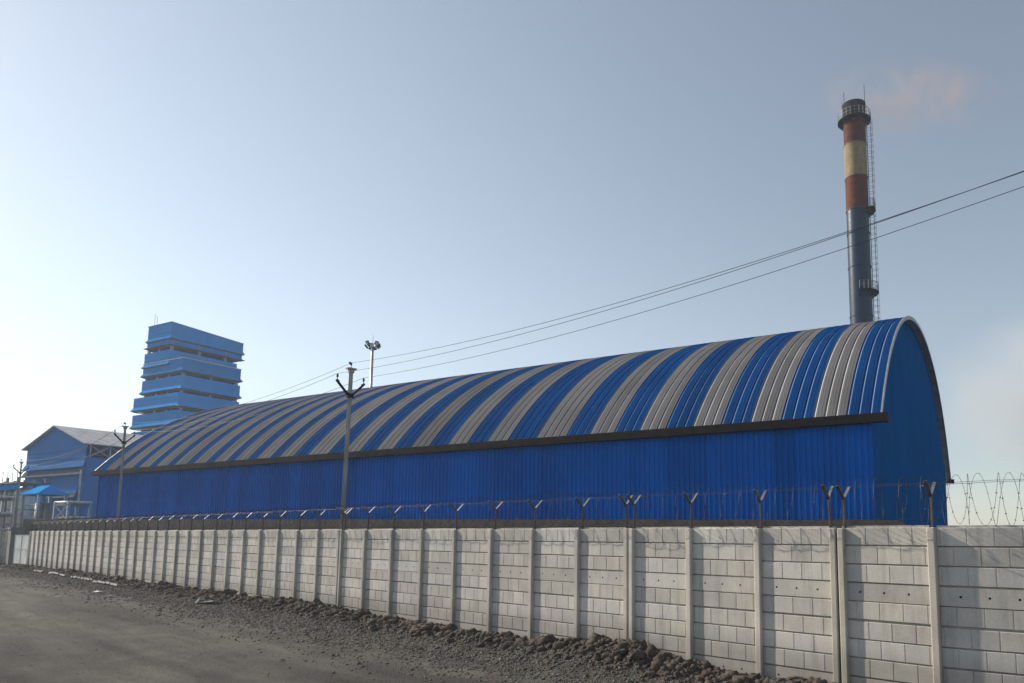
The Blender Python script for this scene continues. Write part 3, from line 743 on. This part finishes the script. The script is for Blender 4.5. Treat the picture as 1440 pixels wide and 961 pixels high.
# ------------------------------------------------------------------ gabled hall at far left
GW, GE, GR, GD = 12.7, 12.1, 14.3, 17.0
gh = empty('gabled_hall', (-58.93, 75.0, 0), SROT)
def wallpart(name, vs, fs, m): return MB().add(vs, fs).build(name, m, gh)
z1 = 9.75
wallpart('gable_wall', [(0,0,z1),(GW,0,z1),(GW,0,GE),(GW/2,0,GR),(0,0,GE),(0,-.12,z1),(GW,-.12,z1),(GW,-.12,GE),(GW/2,-.12,GR),(0,-.12,GE)], [(0,1,2,3,4),(9,8,7,6,5),(0,5,6,1),(1,6,7,2),(4,9,5,0)], M['gable_blue'])
for zz in (10.6, 11.5): MB().span(0, GW, .0, .05, zz-.03, zz+.03).build('lap_joint', M['gable_blue'], gh)
def flared(x0, x1, y, z0, z1, f, name, m):
    return wallpart(name, [(x0-f,y+f,z0),(x1+f*.4,y+f,z0),(x1,y,z1),(x0,y,z1),(x0-f,y+f-.06,z0),(x1+f*.4,y+f-.06,z0),(x1,y-.06,z1),(x0,y-.06,z1)], [(0,1,2,3),(7,6,5,4),(0,4,5,1),(0,3,7,4),(1,5,6,2)], m)
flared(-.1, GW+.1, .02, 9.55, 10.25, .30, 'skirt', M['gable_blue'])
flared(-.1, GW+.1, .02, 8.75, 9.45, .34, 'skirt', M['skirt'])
MB().span(0, GW, -.15, -.02, 0, 9.6).build('lower_wall', M['gable_blue'], gh)
MB().span(.02, .2, -GD, -.2, 0, 10.6).build('side_wall', M['gable_blue'], gh)
MB().span(GW-.2, GW-.02, -GD, -.2, 0, GE-.05).build('side_wall', M['gable_blue'], gh)
for s in (0, 1):
    xa, za = (GW/2, GR) ; xb, zb_ = ((-.5, GE-.17) if s == 0 else (GW+.5, GE-.17))
    mb = MB(); mb.add([(xa,.4,za+.12),(xb,.4,zb_+.12),(xb,-GD,zb_+.12),(xa,-GD,za+.12),(xa,.4,za+.02),(xb,.4,zb_+.02),(xb,-GD,zb_+.02),(xa,-GD,za+.02)], [(0,3,2,1),(4,5,6,7),(0,1,5,4),(1,2,6,5),(2,3,7,6)])
    mb.build('roof', M['hall_roof'], gh)
for i in range(9):                                         # open truss under the right eave
    y = -.5 - i*1.9; mb = MB(); mb.beam((.1, y, 10.6), (.1, y, GE-.1), .12, .12); mb.build('column', M['galv'], gh)
    if i < 8: mb = MB(); mb.beam((.1, y, 10.7), (.1, y-1.9, GE-.2), .08, .08); mb.beam((.1, y, GE-.2), (.1, y-1.9, 10.7), .08, .08); mb.build('brace', M['galv'], gh)
mb = MB(); mb.span(7.0, 8.4, -.019, .05, 7.0, 8.4); w_ = mb.build('window', M['dark'], gh)
mb = MB()
for x in (6.97, 7.7, 8.43): mb.span(x-.05, x+.05, -.015, .09, 6.95, 8.45)
for z in (6.95, 8.45): mb.span(6.92, 8.48, -.015, .085, z-.05, z+.05)
mb.build('frame', M['gable_blue'], w_)
flared(1.0, 6.6, 0, 6.3, 7.2, .4, 'canopy', M['skirt']); flared(.9, 6.7, 0, 6.75, 7.5, .25, 'canopy', M['gable_blue'])
flared(1.3, 4.6, 0, 3.7, 4.4, .35, 'canopy', M['skirt'])
mb = MB(); mb.tube([(-.35,.4,0),(-.35,.4,9.2)], .09, 8); mb.build('downpipe', M['galv'], gh)
tag(gh, 'gabled blue industrial hall with pale roof left of the arched shed', 'hall')

# ------------------------------------------------------------------ plant at the far left
kb = empty('pipe_kiosk', (-53.2, 63.5, 0), SROT)
mb = MB(); z = 6.0
mb.add([(-1.6,-1.2,z),(1.6,-1.2,z),(1.6,1.2,z),(-1.6,1.2,z),(-.9,0,z+.8),(.9,0,z+.8),(-1.6,-1.2,z-.1),(1.6,-1.2,z-.1),(1.6,1.2,z-.1),(-1.6,1.2,z-.1)], [(0,1,5,4),(1,2,5),(2,3,4,5),(3,0,4),(6,9,8,7),(0,6,7,1),(1,7,8,2),(2,8,9,3),(3,9,6,0)])
mb.build('roof', M['tower_blue'], kb)
for x in (-1.4, 1.4):
    for y in (-1, 1): MB().span(x-.09, x+.09, y-.09, y+.09, 0, 5.9).build('post', M['galv'], kb)
for i, (x, r_) in enumerate(((-.8,.28),(0,.45),(.8,.3))):
    mb = MB(); mb.tube([(x,0,0),(x,0,5.2)], r_, 12); mb.build('vessel', M['steel'], kb, True)
mb = MB()
for zz in (1.6, 3.4, 5.0):
    mb.tube([(-1.5,.9,zz),(1.5,.9,zz)], .06, 6); mb.tube([(-1.5,.9,zz),(0,.9,zz-.9),(1.5,.9,zz)], .04, 6)
mb.build('pipework', M['galv'], kb)
tag(kb, 'small blue roofed pipe shelter with steel posts before the gabled hall', 'pipe shelter')
def pipe_rack(loc, h, w, label):
    o = empty('pipe_rack', loc, SROT)
    for x in (-w/2, w/2):
        for y in (-.8, .8): MB().span(x-.09, x+.09, y-.09, y+.09, 0, h).build('post', M['galv'], o)
    for z in (h*.45, h*.7, h*.95):
        mb = MB(); mb.span(-w/2, w/2, -.95, .95, z-.08, z+.08); d = mb.build('deck', M['steel'], o)
        mb = MB()
        for i in range(4): mb.tube([(-w/2-.4, -.7+i*.45, z+.22), (w/2+.4, -.7+i*.45, z+.22)], .11, 8)
        mb.build('pipe', M['white'], d, True)
    mb = MB()
    for a, b in ((.05,.45),(.45,.7),(.7,.95)):
        mb.beam((-w/2,.8,h*a),(w/2,.8,h*b),.06,.06); mb.beam((w/2,.8,h*a),(-w/2,.8,h*b),.06,.06)
    mb.build('brace', M['galv'], o)
    return tag(o, label, 'pipe rack', 'pipe racks at far left')
pipe_rack((-48.6, 61.0, 0), 5.2, 2.2, 'galvanised pipe rack right of the blue roofed pipe shelter')
pipe_rack((-57.0, 63.0, 0), 5.8, 2.0, 'galvanised pipe rack left of the blue roofed pipe shelter')
fb = empty('filter_plant', (-62.0, 70.5, 0), SROT)
for i in range(4):
    x = i*2.1 - 2.0
    mb = MB(); mb.tube([(x,0,2.2),(x,0,2.9),(x,0,6.6),(x,0,7.0)], [.25,.85,.85,.3], 16); v_ = mb.build('tank', M['white'], fb, True)
    mb = MB()
    for zz in (3.4, 4.8, 6.2): mb.ring((x,0,0), .84, .89, zz-.04, zz+.04, 16)
    mb.build('hoop', M['steel'], v_)
for x in (-3.2, -1, 1.1, 3.2, 5.3):
    for y in (-1.1, 1.1): MB().span(x-.09, x+.09, y-.09, y+.09, 0, 7.9).build('column', M['steel'], fb)
mb = MB(); mb.span(-3.4, 5.5, -1.3, 1.3, 7.3, 7.45); mb.build('deck', M['steel'], fb)
mb = MB()
for zz in (8.0, 8.5): mb.tube([(-3.4,1.3,zz),(5.5,1.3,zz)], .035, 5)
for i in range(10): mb.tube([(-3.4+i*.98,1.3,7.4),(-3.4+i*.98,1.3,8.5)], .03, 5)
mb.build('railing', M['galv'], fb)
mb = MB(); mb.span(-3.3, 5.4, 1.12, 1.2, 6.7, 7.2); mb.build('fascia', M['tower_blue'], fb)
tag(fb, 'row of white tanks in a steel frame at left edge', 'tank plant')
low_ = empty('brick_shed', (-58.6, 60.2, 0), SROT)
MB().span(-1.5, 6.5, -2.5, 0, 0, 3.6).build('wall', M['plinth'], low_)
MB().span(-1.8, 6.8, -2.8, .4, 3.6, 3.8).build('roof', M['trim_grey'], low_)
MB().span(1.6, 2.6, -.02, .04, 0, 2.1).build('door', M['steel'], low_)
tag(low_, 'low dark flat roofed shed behind the gate pillar', 'shed')

# ------------------------------------------------------------------ smoke, cloud and haze
def puff(name, blobs, density, col, nscale, lo, hi, label, cat, aniso=0.3):
    import bmesh
    bm = bmesh.new()
    me = bpy.data.meshes.new(name)
    x0 = min(b[0]-b[3] for b in blobs); x1 = max(b[0]+b[3] for b in blobs)
    bmesh.ops.create_icosphere(bm, subdivisions=4, radius=1)
    c = Vector(((x0+x1)/2, blobs[0][1], sum(b[2] for b in blobs)/len(blobs)))
    zr = max(abs(b[2]-c.z)+b[3] for b in blobs); yr = max(b[3] for b in blobs)
    for v in bm.verts: v.co = Vector((v.co.x*(x1-x0)/2, v.co.y*yr, v.co.z*zr)) * (1 + .06*mnoise.noise(v.co*2))
    bm.to_mesh(me); bm.free()
    m = bpy.data.materials.new(name); m.use_nodes = True; nt = m.node_tree; nt.nodes.clear()
    out = nt.nodes.new('ShaderNodeOutputMaterial'); pv = nt.nodes.new('ShaderNodeVolumePrincipled')
    pv.inputs['Color'].default_value = (*col, 1); pv.inputs['Anisotropy'].default_value = aniso
    tc = nt.nodes.new('ShaderNodeTexCoord')
    n1 = nd(nt, 'ShaderNodeTexNoise', Scale=nscale, Detail=4.0, Roughness=0.6); nt.links.new(tc.outputs['Object'], n1.inputs['Vector'])
    gr_ = nt.nodes.new('ShaderNodeTexGradient'); gr_.gradient_type = 'SPHERICAL'
    mp = nt.nodes.new('ShaderNodeMapping'); mp.inputs['Scale'].default_value = (2/(x1-x0), 1/yr, 1/zr)
    nt.links.new(tc.outputs['Object'], mp.inputs[0]); nt.links.new(mp.outputs[0], gr_.inputs[0])
    r1 = ramp(nt, n1.outputs['Fac'], [(lo, 0.0), (hi, 1.0)]); r2 = ramp(nt, gr_.outputs['Fac'], [(0.0, 0.0), (0.5, 1.0)])
    mu = nd(nt, 'ShaderNodeMath', operation='MULTIPLY'); nt.links.new(r1, mu.inputs[0]); nt.links.new(r2, mu.inputs[1])
    m2 = nd(nt, 'ShaderNodeMath', operation='MULTIPLY'); nt.links.new(mu.outputs[0], m2.inputs[0]); m2.inputs[1].default_value = density
    nt.links.new(m2.outputs[0], pv.inputs['Density']); nt.links.new(pv.outputs[0], out.inputs['Volume'])
    me.materials.append(m); o = link(name, me); o.location = c
    return tag(o, label, cat, kind='stuff')
puff('smoke', [(24.0, 88, 60.0, 1.2), (34, 88, 60.2, 3.4), (44, 88, 60.0, 5.0)], 0.10, (0.82, 0.60, 0.46), 0.24, 0.40, 0.74, 'thin brown smoke drifting right from the chimney top', 'smoke', 0.0)
puff('steam_cloud', [(150, 300, 58, 26), (205, 300, 64, 38)], 0.024, (0.99, 0.97, 0.96), 0.03, 0.30, 0.60, 'pale steam cloud low in the sky at the right edge', 'steam cloud', 0.0)

HZ = 0.0006
mb = MB(); mb.span(-640, 640, -640, 640, -1.2, 140); 
me = mb.mesh('haze', []) if False else None
bx = bpy.data.meshes.new('haze'); bx.from_pydata(mb.v, [], mb.f); bx.update()
hm = bpy.data.materials.new('haze_air'); hm.use_nodes = True; nt = hm.node_tree; nt.nodes.clear()
out = nt.nodes.new('ShaderNodeOutputMaterial'); pv = nt.nodes.new('ShaderNodeVolumePrincipled')
pv.inputs['Color'].default_value = (0.74, 0.87, 1.0, 1); pv.inputs['Density'].default_value = HZ; pv.inputs['Anisotropy'].default_value = 0.35
nt.links.new(pv.outputs[0], out.inputs['Volume']); bx.materials.append(hm)
hz = link('haze', bx); tag(hz, 'pale morning haze in the air over the whole place', 'haze', kind='stuff')
